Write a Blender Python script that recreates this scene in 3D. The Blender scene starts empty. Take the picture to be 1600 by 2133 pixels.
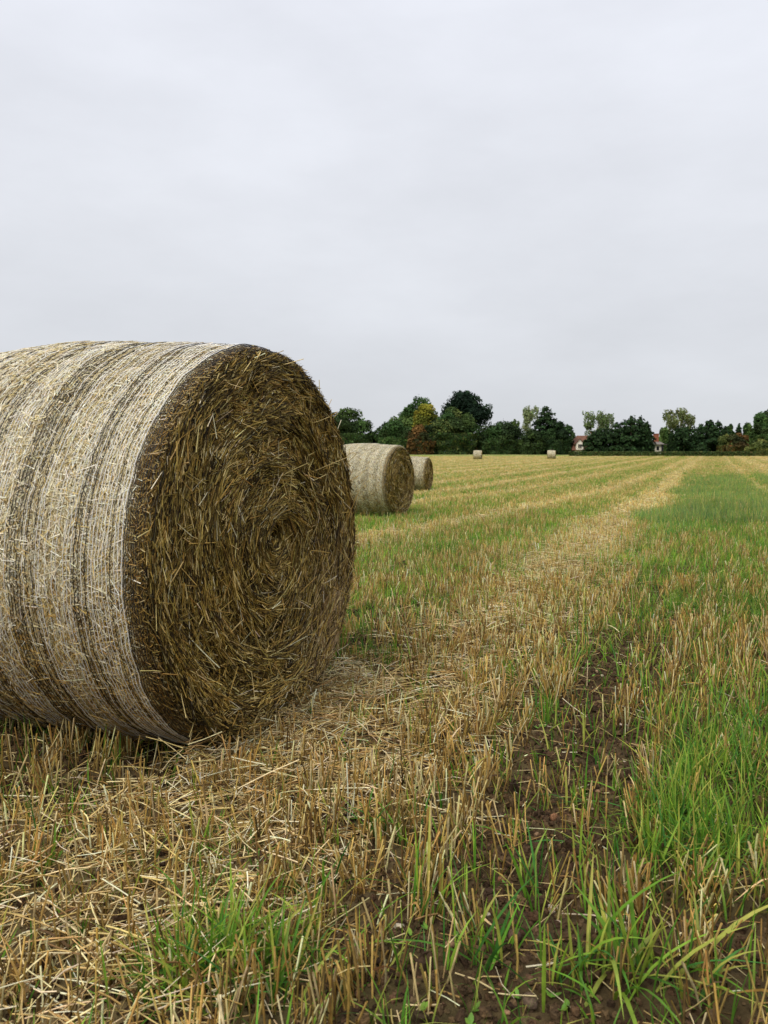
import bpy, math, numpy as np
from math import radians, sin, cos, tan, atan, pi

# ------------------------------------------------------------------ camera, world, sun, exposure
SC = bpy.context.scene
COL = SC.collection
F = 1665.0; HOR = 942.0; CAMH = 0.95
cd = bpy.data.cameras.new('camera'); cam = bpy.data.objects.new('camera', cd); COL.objects.link(cam)
cam.location = (0, 0, CAMH)
cam.rotation_euler = (radians(90) - atan((1066.5 - HOR) / F), 0, 0)
cd.sensor_fit = 'VERTICAL'; cd.sensor_height = 34.6; cd.lens = 34.6 * F / 2133.0
cd.clip_start = 0.05; cd.clip_end = 6000
cd.dof.use_dof = True; cd.dof.focus_distance = 3.2; cd.dof.aperture_fstop = 9.0
SC.camera = cam
SC.view_settings.view_transform = 'Standard'; SC.view_settings.look = 'None'
SC.view_settings.exposure = 0.0; SC.view_settings.gamma = 1.0
SC.cycles.max_bounces = 6; SC.cycles.diffuse_bounces = 3; SC.cycles.transparent_max_bounces = 4

SUN_EL, SUN_AZ = radians(52), radians(218)      # azimuth clockwise from +Y: behind-left of the camera
W = bpy.data.worlds.new('World'); SC.world = W; W.use_nodes = True
nt = W.node_tree; nt.nodes.clear()
def nd(t, typ, **kw):
    n = t.nodes.new(typ)
    for k, v in kw.items(): setattr(n, k, v)
    return n
out = nd(nt, 'ShaderNodeOutputWorld')
sky = nd(nt, 'ShaderNodeTexSky', sky_type='NISHITA'); sky.sun_disc = False
sky.sun_elevation = SUN_EL; sky.sun_rotation = SUN_AZ
bg1 = nd(nt, 'ShaderNodeBackground'); bg1.inputs[1].default_value = 0.05
bg2 = nd(nt, 'ShaderNodeBackground'); bg2.inputs[1].default_value = 1.0
nt.links.new(sky.outputs[0], bg1.inputs[0])
tc = nd(nt, 'ShaderNodeTexCoord'); sep = nd(nt, 'ShaderNodeSeparateXYZ')
nt.links.new(tc.outputs['Generated'], sep.inputs[0])
rp = nd(nt, 'ShaderNodeValToRGB'); nt.links.new(sep.outputs[2], rp.inputs[0])
def lin(c):
    c = np.asarray(c, float) / 255.0
    return np.where(c <= 0.04045, c / 12.92, ((c + 0.055) / 1.055) ** 2.4)
SKY = [(0.0, (213, 216, 221), 1.0), (0.10, (224, 227, 233), 1.0), (0.25, (233, 236, 243), 1.0), (0.5, (234, 237, 246), 1.08), (1.0, (240, 243, 252), 1.75)]
while len(rp.color_ramp.elements) < len(SKY): rp.color_ramp.elements.new(0.5)
for e, (p, c, k) in zip(rp.color_ramp.elements, SKY):
    e.position = p; e.color = tuple(lin(c) * k) + (1,)
mp = nd(nt, 'ShaderNodeMapping'); mp.inputs['Scale'].default_value = (1.0, 1.0, 2.6)
nt.links.new(tc.outputs['Generated'], mp.inputs[0])
nz = nd(nt, 'ShaderNodeTexNoise'); nz.inputs['Scale'].default_value = 3.2; nz.inputs['Detail'].default_value = 6; nz.inputs['Roughness'].default_value = 0.55
nt.links.new(mp.outputs[0], nz.inputs['Vector'])
mr = nd(nt, 'ShaderNodeMapRange'); mr.inputs[1].default_value = 0.3; mr.inputs[2].default_value = 0.7; mr.inputs[3].default_value = 0.925; mr.inputs[4].default_value = 1.045
nt.links.new(nz.outputs[0], mr.inputs[0])
vm = nd(nt, 'ShaderNodeVectorMath', operation='SCALE')
nt.links.new(rp.outputs[0], vm.inputs[0]); nt.links.new(mr.outputs[0], vm.inputs['Scale'])
nt.links.new(vm.outputs[0], bg2.inputs[0])
mxs = nd(nt, 'ShaderNodeMixShader'); mxs.inputs[0].default_value = 0.94
nt.links.new(bg1.outputs[0], mxs.inputs[1]); nt.links.new(bg2.outputs[0], mxs.inputs[2])
nt.links.new(mxs.outputs[0], out.inputs[0])

sd = bpy.data.lights.new('sun', 'SUN'); so = bpy.data.objects.new('sun', sd); COL.objects.link(so)
sd.energy = 2.0; sd.angle = radians(24); sd.color = (1.0, 0.97, 0.92)
so.rotation_euler = (pi / 2 - SUN_EL, 0, pi - SUN_AZ)

# ------------------------------------------------------------------ helpers
RNG = np.random.default_rng(7)
def tag(o, label=None, cat=None, group=None, kind=None):
    if label: o['label'] = label
    if cat: o['category'] = cat
    if group: o['group'] = group
    if kind: o['kind'] = kind
    return o
def empty(name, loc, rz=0.0):
    o = bpy.data.objects.new(name, None); COL.objects.link(o); o.location = loc; o.rotation_euler = (0, 0, rz)
    o.empty_display_size = 0.3
    return o
def meshobj(name, V, Q, mat, parent=None, C=None, smooth=True, T=None):
    """V (n,3), Q (m,4) quads, T (k,3) triangles, C (n,3) linear colours -> one mesh object"""
    V = np.ascontiguousarray(V, np.float32); me = bpy.data.meshes.new(name)
    Q = np.zeros((0, 4), np.int32) if Q is None else np.asarray(Q, np.int32)
    T = np.zeros((0, 3), np.int32) if T is None else np.asarray(T, np.int32)
    me.vertices.add(len(V)); me.vertices.foreach_set('co', V.ravel())
    loops = np.concatenate([Q.ravel(), T.ravel()]).astype(np.int32)
    me.loops.add(len(loops)); me.loops.foreach_set('vertex_index', loops)
    me.polygons.add(len(Q) + len(T))
    ls = np.concatenate([np.arange(len(Q)) * 4, len(Q) * 4 + np.arange(len(T)) * 3]).astype(np.int32)
    me.polygons.foreach_set('loop_start', ls)
    me.polygons.foreach_set('use_smooth', np.full(len(ls), smooth))
    if C is not None:
        ca = me.color_attributes.new('Col', 'FLOAT_COLOR', 'POINT')
        ca.data.foreach_set('color', np.concatenate([C, np.ones((len(C), 1))], 1).astype(np.float32).ravel())
    me.update(calc_edges=True)
    me.materials.append(mat)
    o = bpy.data.objects.new(name, me); COL.objects.link(o)
    if parent is not None: o.parent = parent
    return o
class Bag:
    def __init__(s): s.V = []; s.Q = []; s.T = []; s.C = []; s.n = 0
    def add(s, V, Q, C, T=None):
        s.V.append(V); s.C.append(C)
        if Q is not None: s.Q.append(np.asarray(Q) + s.n)
        if T is not None: s.T.append(np.asarray(T) + s.n)
        s.n += len(V)
    def build(s, name, mat, parent=None, smooth=True):
        return meshobj(name, np.concatenate(s.V), np.concatenate(s.Q) if s.Q else None, mat, parent,
                       np.concatenate(s.C), smooth, np.concatenate(s.T) if s.T else None)
def unit(v): return v / np.maximum(np.linalg.norm(v, axis=-1, keepdims=True), 1e-9)
def strands(bag, P, D, L, Rd, col, B=None, nseg=1, prof='tri', taper=None, side=None, tipcol=None):
    """N stalks. P base, D direction, L length, Rd half-width, B bend vector (added at t^2). prof: tri | quad | flat | fold"""
    N = len(P)
    if N == 0: return
    D = unit(D); L = np.broadcast_to(L, (N,)); Rd = np.broadcast_to(Rd, (N,))
    if side is None: side = RNG.normal(size=(N, 3))
    u = unit(np.cross(D, side)); v = np.cross(D, u)
    pr = {'tri': ([1, -.5, -.5], [0, .866, -.866], True), 'quad': ([1, 0, -1, 0], [0, 1, 0, -1], True),
          'flat': ([-1, 1], [0, 0], False), 'fold': ([-1, 0, 1], [.25, -.25, .25], False)}[prof]
    a = np.array(pr[0]); b = np.array(pr[1]); k = len(a)
    t = np.linspace(0, 1, nseg + 1)
    if taper is None: taper = np.ones(nseg + 1)
    Bv = np.zeros((N, 3)) if B is None else B
    ctr = P[:, None] + D[:, None] * (L[:, None] * t)[..., None] + Bv[:, None] * (t ** 2)[None, :, None]
    rad = Rd[:, None] * np.asarray(taper)[None]
    off = u[:, None, None] * a[None, None, :, None] + v[:, None, None] * b[None, None, :, None]
    V = ctr[:, :, None] + off * rad[:, :, None, None]
    V = V.reshape(-1, 3)
    per = (nseg + 1) * k
    kk = k if pr[2] else k - 1
    i = np.arange(kk); j = (i + 1) % k
    q = np.concatenate([np.stack([i + r * k, j + r * k, j + (r + 1) * k, i + (r + 1) * k], 1) for r in range(nseg)])
    Q = (q[None] + (np.arange(N) * per)[:, None, None]).reshape(-1, 4)
    if tipcol is None: C = np.repeat(col, per, axis=0)
    else:
        C = (col[:, None] * (1 - t)[None, :, None] + tipcol[:, None] * t[None, :, None])
        C = np.repeat(C.reshape(-1, 3), k, axis=0)
    bag.add(V, Q, C)
def tube(bag, pts, rads, col, k=8):
    pts = np.asarray(pts, float); n = len(pts)
    d = np.gradient(pts, axis=0); d = unit(d)
    ref = np.array([0.3, 0.9, 0.1]); u = unit(np.cross(d, ref)); v = np.cross(d, u)
    a = np.linspace(0, 2 * pi, k, endpoint=False)
    V = pts[:, None] + (u[:, None] * np.cos(a)[None, :, None] + v[:, None] * np.sin(a)[None, :, None]) * np.asarray(rads)[:, None, None]
    i = np.arange(k); j = (i + 1) % k
    Q = np.concatenate([np.stack([i + r * k, j + r * k, j + (r + 1) * k, i + (r + 1) * k], 1) for r in range(n - 1)])
    bag.add(V.reshape(-1, 3), Q, np.tile(np.asarray(col)[None], (n * k, 1)))
def _h(ix, iy, seed):
    n = (ix.astype(np.int64) * 374761393 + iy.astype(np.int64) * 668265263 + seed * 1442695041) & 0xffffffff
    n = ((n ^ (n >> 13)) * 1274126177) & 0xffffffff
    n = (n ^ (n >> 16)) & 0xffffff
    return n / float(0xffffff)
def vn(x, y, s, seed=0):
    x = np.asarray(x, float) / s; y = np.asarray(y, float) / s
    ix = np.floor(x); iy = np.floor(y); fx = x - ix; fy = y - iy
    fx = fx * fx * (3 - 2 * fx); fy = fy * fy * (3 - 2 * fy)
    a = _h(ix, iy, seed); b = _h(ix + 1, iy, seed); c = _h(ix, iy + 1, seed); d = _h(ix + 1, iy + 1, seed)
    return (a * (1 - fx) + b * fx) * (1 - fy) + (c * (1 - fx) + d * fx) * fy
def fbm(x, y, s, seed=0, o=4, g=.5):
    r = 0; am = 1; tot = 0
    for i in range(o):
        r = r + am * vn(x + i * 17.3, y - i * 9.1, s / 2 ** i, seed + i * 11); tot += am; am *= g
    return r / tot
def pick(pal, n, jit=.12, w=None, rng=None):
    r = rng or RNG
    pal = np.array([lin(c) for c in pal]); i = r.choice(len(pal), n, p=None if w is None else np.array(w) / np.sum(w))
    c = pal[i] * (1 + r.normal(0, jit, (n, 1))) * (1 + r.normal(0, jit * .3, (n, 3)))
    return np.clip(c, .004, .9)
def smooth(a, b, x):
    t = np.clip((x - a) / (b - a), 0, 1); return t * t * (3 - 2 * t)

# ------------------------------------------------------------------ materials
def new_mat(name):
    m = bpy.data.materials.new(name); m.use_nodes = True
    t = m.node_tree; return m, t, t.nodes['Principled BSDF']
def col_mat(name, rough=.65, spec=.3, trans=0.0, nscale=60, namp=.25, bump=0.0):
    m, t, b = new_mat(name)
    a = nd(t, 'ShaderNodeAttribute', attribute_name='Col')
    tcn = nd(t, 'ShaderNodeTexCoord'); n = nd(t, 'ShaderNodeTexNoise'); n.inputs['Scale'].default_value = nscale; n.inputs['Detail'].default_value = 3
    t.links.new(tcn.outputs['Object'], n.inputs['Vector'])
    r = nd(t, 'ShaderNodeMapRange'); r.inputs[1].default_value = .3; r.inputs[2].default_value = .7
    r.inputs[3].default_value = 1 - namp; r.inputs[4].default_value = 1 + namp
    t.links.new(n.outputs[0], r.inputs[0])
    s = nd(t, 'ShaderNodeVectorMath', operation='SCALE'); t.links.new(a.outputs['Color'], s.inputs[0]); t.links.new(r.outputs[0], s.inputs['Scale'])
    t.links.new(s.outputs[0], b.inputs['Base Color'])
    b.inputs['Roughness'].default_value = rough; b.inputs['Specular IOR Level'].default_value = spec
    if bump:
        bp = nd(t, 'ShaderNodeBump'); bp.inputs['Distance'].default_value = bump; t.links.new(n.outputs[0], bp.inputs['Height']); t.links.new(bp.outputs[0], b.inputs['Normal'])
    if trans:
        o = t.nodes['Material Output']; tr = nd(t, 'ShaderNodeBsdfTranslucent'); mx = nd(t, 'ShaderNodeMixShader')
        t.links.new(s.outputs[0], tr.inputs[0]); mx.inputs[0].default_value = trans
        t.links.new(b.outputs[0], mx.inputs[1]); t.links.new(tr.outputs[0], mx.inputs[2]); t.links.new(mx.outputs[0], o.inputs[0])
    return m
M_STRAW = col_mat('straw', .6, .16, 0, 90, .25)
M_GRASS = col_mat('grass_blade', .5, .2, .35, 40, .2)
M_NET = col_mat('net', .5, .25, 0, 200, .15)
M_LEAF = col_mat('leaf', .75, .08, .15, .9, .3)
M_BARK = col_mat('bark', .9, .2, 0, 8, .3, .03)
M_PLASTER = col_mat('white_render', .85, .2, 0, 1.5, .08)
M_TILE = col_mat('clay_tile', .8, .2, 0, 4, .3, .02)
M_GLASS = col_mat('window_glass', .12, .5, 0, 1, .1)
M_STONE = col_mat('stone', .92, .15, 0, 170, .35, .004)
# straw core of a bale: dark packed straw between the modelled stalks
M_CORE, t, b = new_mat('packed_straw')
tcn = nd(t, 'ShaderNodeTexCoord'); n = nd(t, 'ShaderNodeTexNoise'); n.inputs['Scale'].default_value = 55; n.inputs['Detail'].default_value = 8
t.links.new(tcn.outputs['Object'], n.inputs['Vector'])
r = nd(t, 'ShaderNodeValToRGB'); r.color_ramp.elements[0].position = .35; r.color_ramp.elements[1].position = .7
r.color_ramp.elements[0].color = (*lin((30, 21, 11)), 1); r.color_ramp.elements[1].color = (*lin((96, 74, 40)), 1)
t.links.new(n.outputs[0], r.inputs[0]); t.links.new(r.outputs[0], b.inputs['Base Color']); b.inputs['Roughness'].default_value = .85
bp = nd(t, 'ShaderNodeBump'); bp.inputs['Distance'].default_value = .02; t.links.new(n.outputs[0], bp.inputs['Height']); t.links.new(bp.outputs[0], b.inputs['Normal'])
# ground: field colour attribute (soil, straw cover, regrowth) broken up by fine noise
M_GROUND, t, b = new_mat('field_soil')
a = nd(t, 'ShaderNodeAttribute', attribute_name='Col'); g = nd(t, 'ShaderNodeNewGeometry')
n1 = nd(t, 'ShaderNodeTexNoise'); n1.inputs['Scale'].default_value = 38; n1.inputs['Detail'].default_value = 9; n1.inputs['Roughness'].default_value = .65
n2 = nd(t, 'ShaderNodeTexNoise'); n2.inputs['Scale'].default_value = 2.2; n2.inputs['Detail'].default_value = 6; n2.inputs['Roughness'].default_value = .7
for n in (n1, n2): t.links.new(g.outputs['Position'], n.inputs['Vector'])
r1 = nd(t, 'ShaderNodeMapRange'); r1.inputs[1].default_value = .3; r1.inputs[2].default_value = .7; r1.inputs[3].default_value = .55; r1.inputs[4].default_value = 1.45
r2 = nd(t, 'ShaderNodeMapRange'); r2.inputs[1].default_value = .3; r2.inputs[2].default_value = .7; r2.inputs[3].default_value = .7; r2.inputs[4].default_value = 1.3
t.links.new(n1.outputs[0], r1.inputs[0]); t.links.new(n2.outputs[0], r2.inputs[0])
mm = nd(t, 'ShaderNodeMath', operation='MULTIPLY'); t.links.new(r1.outputs[0], mm.inputs[0]); t.links.new(r2.outputs[0], mm.inputs[1])
s = nd(t, 'ShaderNodeVectorMath', operation='SCALE'); t.links.new(a.outputs['Color'], s.inputs[0]); t.links.new(mm.outputs[0], s.inputs['Scale'])
t.links.new(s.outputs[0], b.inputs['Base Color']); b.inputs['Roughness'].default_value = .95; b.inputs['Specular IOR Level'].default_value = .15
bp = nd(t, 'ShaderNodeBump'); bp.inputs['Distance'].default_value = .012; t.links.new(n1.outputs[0], bp.inputs['Height']); t.links.new(bp.outputs[0], b.inputs['Normal'])

# ------------------------------------------------------------------ the lie of the land
_py = np.array([-4000, 0, 3.5, 8, 14.7, 31, 70, 118, 150, 190, 400, 5000])
_pz = np.array([0, 0, 0, -.07, -.22, -.56, -.42, -.10, .17, .48, .1, -6])
def zland(y):
    y = np.asarray(y, float); r = 0
    for k, w in ((-.06, .25), (0, .5), (.06, .25)): r = r + w * np.interp(y * (1 + k), _py, _pz)
    return r
TAN = (1490 - 800) / F
ca, sa = cos(atan(TAN)), sin(atan(TAN))
def clod(x, y):
    a = fbm(x, y, .16, 3, 3) - .5
    c = np.abs(fbm(x, y, .05, 9, 3) - .5)
    e = fbm(x, y, .6, 21, 2) - .5
    f = np.abs(fbm(x + 9, y - 4, .034, 44, 3) - .5)
    return .05 * a + .055 * (.2 - f) + .07 * (.25 - c) * smooth(.3, .6, fbm(x, y, .3, 31, 2)) + .04 * e - .01
def zg(x, y):
    d = np.hypot(x, y)
    return zland(y) + clod(x, y) * (1 - smooth(7, 14, d))
def maps(x, y):
    """stem-stubble, loose straw, green weights over the field; s is the offset across the drill rows"""
    s = x - TAN * y
    al = x * sa + y * ca; w = s * ca                      # along and across the rows
    wob = (fbm(al, w, 14, 55, 2) - .5) * .6 * smooth(3, 25, y)
    sl = s + wob
    n1 = fbm(al * .35, w, .8, 5, 3); n2 = fbm(al * .2, w, 2.5, 6, 3); n3 = fbm(x, y, .28, 8, 3); n4 = fbm(al * .12, w, 6, 13, 3)
    # straw swaths
    straw = np.zeros_like(s)
    cA = -1.13 - .6 * smooth(3, 15, y) - .9 * smooth(15, 60, y)
    for c, wd, am in ((cA, .42 + .16 * smooth(3, 8, y), .8 + .3 * smooth(3, 8, y)), (-4.15, .45, .9), (-7.6, .5, .6), (-10.4, .55, .8), (-13.6, .6, .7), (1.75, .35, .6)):
        straw += am * np.exp(-((sl - c) / wd) ** 2) * (smooth(8, 14, y) if np.ndim(c) == 0 and c > 0 else 1)
    far = smooth(-14.5, -17, sl)
    straw += far * (.45 + .55 * (.5 + .5 * np.cos(2 * pi * (sl - 1.2) / 3.3)))
    straw += smooth(2.6, 3.4, sl) * (.3 + .5 * (.5 + .5 * np.cos(2 * pi * (sl - 4.2) / 3.1)))
    straw *= .55 + .9 * n1
    straw += .5 * smooth(60, 120, y) * n2
    # foreground litter on the lower left
    straw += .85 * smooth(-.62, -.95, s) * (1 - smooth(2.6, 3.6, y)) * (.35 + 1.1 * fbm(x, y, .5, 77, 3)) * (1 - .7 * smooth(-1.45, -1.9, s)) * (1 - .55 * smooth(1.9, 2.3, y) * smooth(-1.2, -1.5, s))
    mf = smooth(2.5, 5, y)
    g = .44 + .1 * mf + (.4 + .5 * mf) * smooth(.42, .62, n2) + (.4 + .3 * mf) * smooth(.5, .68, n3)
    g += .8 * np.exp(-((sl + 2.9) / .7) ** 2) * smooth(4, 7, y) * (.4 + n1)
    g += 1.5 * np.exp(-((sl + 5.9) / .6) ** 2) * smooth(7, 11, y) + 1.2 * np.exp(-((sl + 9.0) / .55) ** 2) + 1.3 * np.exp(-((sl + 12.1) / .6) ** 2)
    g += far * 1.5 * (.5 - .5 * np.cos(2 * pi * (sl - 1.2) / 3.3)) * (.3 + 1.2 * n4)
    g += 1.3 * smooth(.60, .45, y / 40) * 0
    pe = (fbm(x, y, 2.2, 91, 3) - .5)
    patch = smooth(8.5, 13, y + 5 * pe) * (1 - smooth(42, 58, y + 16 * pe)) * smooth(cA + .4, cA + .8, sl + 1.2 * pe) * (1 - smooth(3.2, 4.2, sl)) * (.55 + .8 * n1)
    patch *= 1 - .85 * np.exp(-((sl - 1.9) / .3) ** 2)
    lush = smooth(-.22, -.02, s) * (1 - smooth(.45, .7, s)) * smooth(1.5, 1.8, y) * (1 - smooth(2.6, 3.1, y))
    mid = (.4 + smooth(-.6, 0, s)) * smooth(3.2, 4.5, y) * (1 - smooth(12, 15, y)) * smooth(.42, .62, n3 * .5 + n1 * .5)
    patch *= smooth(.36, .56, fbm(x, y, .9, 97, 3) + .08)
    g = g + 1.5 * patch + 1.5 * lush + 1.1 * mid
    g *= 1 - .5 * np.clip(straw, 0, 1)
    stub = np.ones_like(s) * (.28 + 1.25 * smooth(.3, .68, fbm(al * .5, w * 1.3, .32, 15, 2)))
    track = np.exp(-((s + .40) / (.17 + .04 * (1 - smooth(2.2, 3.2, y)))) ** 2) * (1 - smooth(5, 9, y))
    stub *= (1 - .85 * track) * (1 - .8 * lush)
    straw *= (1 - .8 * track)
    return stub, straw, g, patch, lush, track
PAL_STUB = [(183, 151, 84), (153, 122, 62), (207, 184, 127), (104, 83, 47), (217, 200, 150)]
PAL_LIT = [(226, 204, 150), (205, 176, 112), (236, 222, 182), (172, 138, 80), (120, 92, 54)]
PAL_GRN = [(108, 152, 46), (84, 130, 40), (138, 170, 54), (66, 116, 46), (168, 172, 74)]
PAL_BLU = [(102, 138, 76), (86, 122, 74), (118, 150, 78), (132, 158, 66), (166, 160, 96)]

# ------------------------------------------------------------------ ground sheet (reaches the horizon)
def axis(lo, hi, fine, mid_lo, mid_hi, mid, far):
    a = np.arange(lo, hi, fine); r = [hi]; st = fine
    while r[-1] < mid_hi: st = min(st * 1.07, mid); r.append(r[-1] + st)
    while r[-1] < far: st *= 1.3; r.append(r[-1] + st)
    l = [lo]; st = fine
    while l[-1] > mid_lo: st = min(st * 1.07, mid); l.append(l[-1] - st)
    while l[-1] > -far: st *= 1.3; l.append(l[-1] - st)
    return np.unique(np.concatenate([l[1:], a, r]))
X = axis(-2.0, 2.8, .012, -75, 125, .8, 4200); Y = axis(.9, 5.2, .012, -3, 200, .8, 4200)
gx, gy = np.meshgrid(X, Y)
gz = zg(gx, gy)
st, sw, gr, pa, lu, tr = maps(gx, gy)
soil = lin((72, 54, 37)); cst = lin((150, 124, 78)); cli = lin((196, 172, 118)); cgr = lin((104, 132, 56)); cbl = lin((104, 130, 66))
dist = np.hypot(gx, gy)
cov = smooth(3, 14, dist)[..., None]                      # farther out the ground is seen under its cover of chaff
sw_ = np.clip(sw, 0, 1)[..., None]; g_ = np.clip(gr, 0, 1)[..., None]; p_ = np.clip(pa, 0, 1)[..., None]
c = soil * (1 - .5 * cov) + cst * .5 * cov
c = c * (1 - (.25 + .55 * cov) * sw_) + cli * (.25 + .55 * cov) * sw_
gg = g_ * (.1 + .65 * cov)
gc = cgr * (1 - p_) + cbl * p_
c = c * (1 - gg) + gc * gg

nx, ny = len(X), len(Y)
ii = (np.arange(ny - 1)[:, None] * nx + np.arange(nx - 1)[None]).ravel()
Qg = np.stack([ii, ii + 1, ii + nx + 1, ii + nx], 1)
tag(meshobj('ground', np.stack([gx, gy, gz], -1).reshape(-1, 3), Qg, M_GROUND, None, c.reshape(-1, 3)), kind='structure')

# ------------------------------------------------------------------ field cover
BALES = [  # face-centre base x, y, angle deg, radius
    (-0.371, 2.655, 23.5, .652), (0.30, 14.75, 27.0, .65), (1.76, 31.4, 19.0, .65), (14.3, 117.0, 12.0, .65), (25.7, 120.0, 13.0, .65)]
BW = 1.22
def sample(n5, ymin, ymax, pw):
    """positions with density n5 per m2 up to 5 m, falling as (5/y)^pw"""
    ys = np.linspace(ymin, ymax, 4000); dens = n5 * np.minimum(1, (5 / ys)) ** pw * (1.14 * ys + 1.3)
    cum = np.concatenate([[0], np.cumsum((dens[1:] + dens[:-1]) / 2 * np.diff(ys))]); N = int(cum[-1])
    y = np.interp(RNG.random(N) * cum[-1], cum, ys)
    x = (RNG.random(N) - .5) * (1.14 * y + 1.3)
    return x, y
def clear(x, y):
    k = np.ones(len(x), bool)
    for bx, by, th, R in BALES:
        t = radians(th); dx = x - bx; dy = y - by
        a = dx * cos(t) - dy * sin(t); b = dx * sin(t) + dy * cos(t)   # along axis (outwards +), across
        k &= ~((a < -.02) & (a > -BW) & (np.abs(b) < .3))
        if by > 5: k &= ~((a < .5) & (a > -BW - .4) & (b < .4) & (b > -1.5) & (RNG.random(len(x)) < .85))
    return k
def snap_rows(x, y, jit=.016, sp=.14):
    s = (x - TAN * y) * ca; al = x * sa + y * ca
    s = np.where(y < 9, np.round(s / sp) * sp + RNG.normal(0, jit, len(x)), s)
    return s * ca + al * sa, -s * sa + al * ca
# stubble: tillers in drill rows
stb = Bag()
x, y = sample(250, .75, 150, 1.08); x, y = snap_rows(x, y)
stub, straw, g, pa, lu, tr = maps(x, y)
k = (RNG.random(len(x)) < stub * .85) & clear(x, y) & (y > .72); x, y = x[k], y[k]
for lo, hi, nt_, prof, ns in ((0, 6, 7, 'quad', 2), (6, 16, 4, 'tri', 1), (16, 200, 3, 'flat', 1)):
    m = (y >= lo) & (y < hi); bx, by = x[m], y[m]; n = len(bx)
    rep = RNG.integers(max(1, nt_ - 3), nt_ + 3, n); idx = np.repeat(np.arange(n), rep); N = len(idx)
    ks = np.maximum(1, (by[idx] / 6) ** .52)
    px = bx[idx] + RNG.normal(0, .022, N) * ks; py = by[idx] + RNG.normal(0, .026, N) * ks
    hc = .112 + .06 * (vn(bx, by, .5, 4) - .3) + RNG.normal(0, .012, n)
    hh = hc[idx] * RNG.uniform(.55, 1.15, N)
    lean = RNG.normal(0, .13, (N, 2)) + (RNG.normal(0, .16, (n, 2)))[idx]
    D = np.stack([lean[:, 0], lean[:, 1], np.ones(N)], 1)
    tone = RNG.normal(0, .22, n)[idx]
    C = pick(PAL_STUB, N, .15, [3, 3.2, 2, 1.8, 1]) * np.exp(tone)[:, None]
    strw = maps(px, py)[1]; C = C * (1 + .75 * np.clip(strw, 0, 1) * smooth(4, 10, py))[:, None]; C = C + (C.mean(0) * .0 + C.mean(0) - C) * (1 - 1 / ks)[:, None] * .8
    C = np.clip(C, .01, .75)
    strands(stb, np.stack([px, py, zg(px, py) - .012], 1), D, hh, RNG.uniform(.0011, .0020, N) * ks * (1.15 if hi < 20 else 1.6), C * RNG.uniform(.55, .95, (N, 1)), RNG.normal(0, .008, (N, 3)), ns, prof,
            tipcol=np.clip(C * 1.12, 0, .8))
# dry leaf sheaths hanging on the stubble
n = len(x); m = y < 7; bx, by = x[m], y[m]; idx = np.repeat(np.arange(len(bx)), 2); N = len(idx)
px = bx[idx] + RNG.normal(0, .02, N); py = by[idx] + RNG.normal(0, .02, N)
D = np.stack([RNG.normal(0, .6, N), RNG.normal(0, .6, N), np.ones(N) * .7], 1)
B = np.stack([RNG.normal(0, .03, N), RNG.normal(0, .03, N), -RNG.uniform(.01, .07, N)], 1)
strands(stb, np.stack([px, py, zg(px, py) + RNG.uniform(0, .05, N)], 1), D, RNG.uniform(.03, .11, N), RNG.uniform(.001, .0028, N), pick(PAL_STUB + [(96, 70, 44)], N, .2, [1, 2, 1.5, 2, .7, 2]), B, 3, 'flat', [1, .9, .7, .1])
tag(stb.build('stubble', M_STRAW), 'golden brown cut stubble stalks standing in rows over the field', 'stubble', kind='stuff')

# loose straw lying over it
lit = Bag()
x, y = sample(4200, .75, 150, 1.32)
stub, straw, g, pa, lu, tr = maps(x, y)
k = (RNG.random(len(x)) < np.clip(.10 + .8 * straw, 0, 1) * (1 - .5 * np.clip(lu, 0, 1)) * .8) & clear(x, y); x, y = x[k], y[k]; straw = straw[k]
for lo, hi, ns, prof in ((0, 5, 2, 'tri'), (5, 14, 1, 'tri'), (14, 200, 1, 'flat')):
    m = (y >= lo) & (y < hi); px, py = x[m], y[m]; N = len(px); ks = np.maximum(1, (py / 5.5) ** .52)
    az = RNG.uniform(0, 2 * pi, N); L = RNG.gamma(3.0, .020, N) + .014; L = np.minimum(L, .3) * ks ** .5
    tilt = RNG.normal(0, .17, N) + .05 * (1 - np.minimum(ks - 1, 1))
    D = np.stack([np.cos(az), np.sin(az), tilt], 1)
    z = zg(px, py) + .004 + RNG.random(N) ** 1.6 * (.012 + .055 * np.clip(straw[m], 0, 1.2)) 
    P = np.stack([px, py, z], 1) - unit(D) * (L / 2)[:, None] * np.array([1, 1, .3])
    C = pick(PAL_LIT, N, .14, [3, 3, 1.6, 2.2, 1.6])
    C = C * (1 - .25 * (1 - np.clip(straw[m], 0, 1)))[:, None]; C = C + (C.mean(0) * 1.08 - C) * (1 - 1 / ks)[:, None] * .8
    strands(lit, P, D, L, RNG.uniform(.0008, .0019, N) * ks * (1 if hi < 20 else 1.5), C, np.stack([RNG.normal(0, .012, N), RNG.normal(0, .012, N), -np.abs(RNG.normal(0, .01, N))], 1), ns, prof)
t_ = radians(24); N = 2600; u_ = RNG.uniform(-.5, .55, N); v_ = np.abs(RNG.normal(0, .09, N)) - .01
px = -.371 + u_ * sin(t_) + v_ * cos(t_); py = 2.655 + u_ * cos(t_) - v_ * sin(t_); az = RNG.uniform(0, 2 * pi, N)
hgt = (.07 + .35 * u_ ** 2) * np.exp(-v_ / .07) * RNG.random(N)
strands(lit, np.stack([px, py, zg(px, py) + .01 + hgt], 1), np.stack([np.cos(az), np.sin(az), RNG.normal(0, .3, N)], 1), RNG.gamma(3, .018, N) + .02, RNG.uniform(.0008, .0017, N), pick(PAL_LIT[:4] + [(140, 114, 64)], N, .15) * .8, RNG.normal(0, .008, (N, 3)), 2, 'tri')
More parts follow.
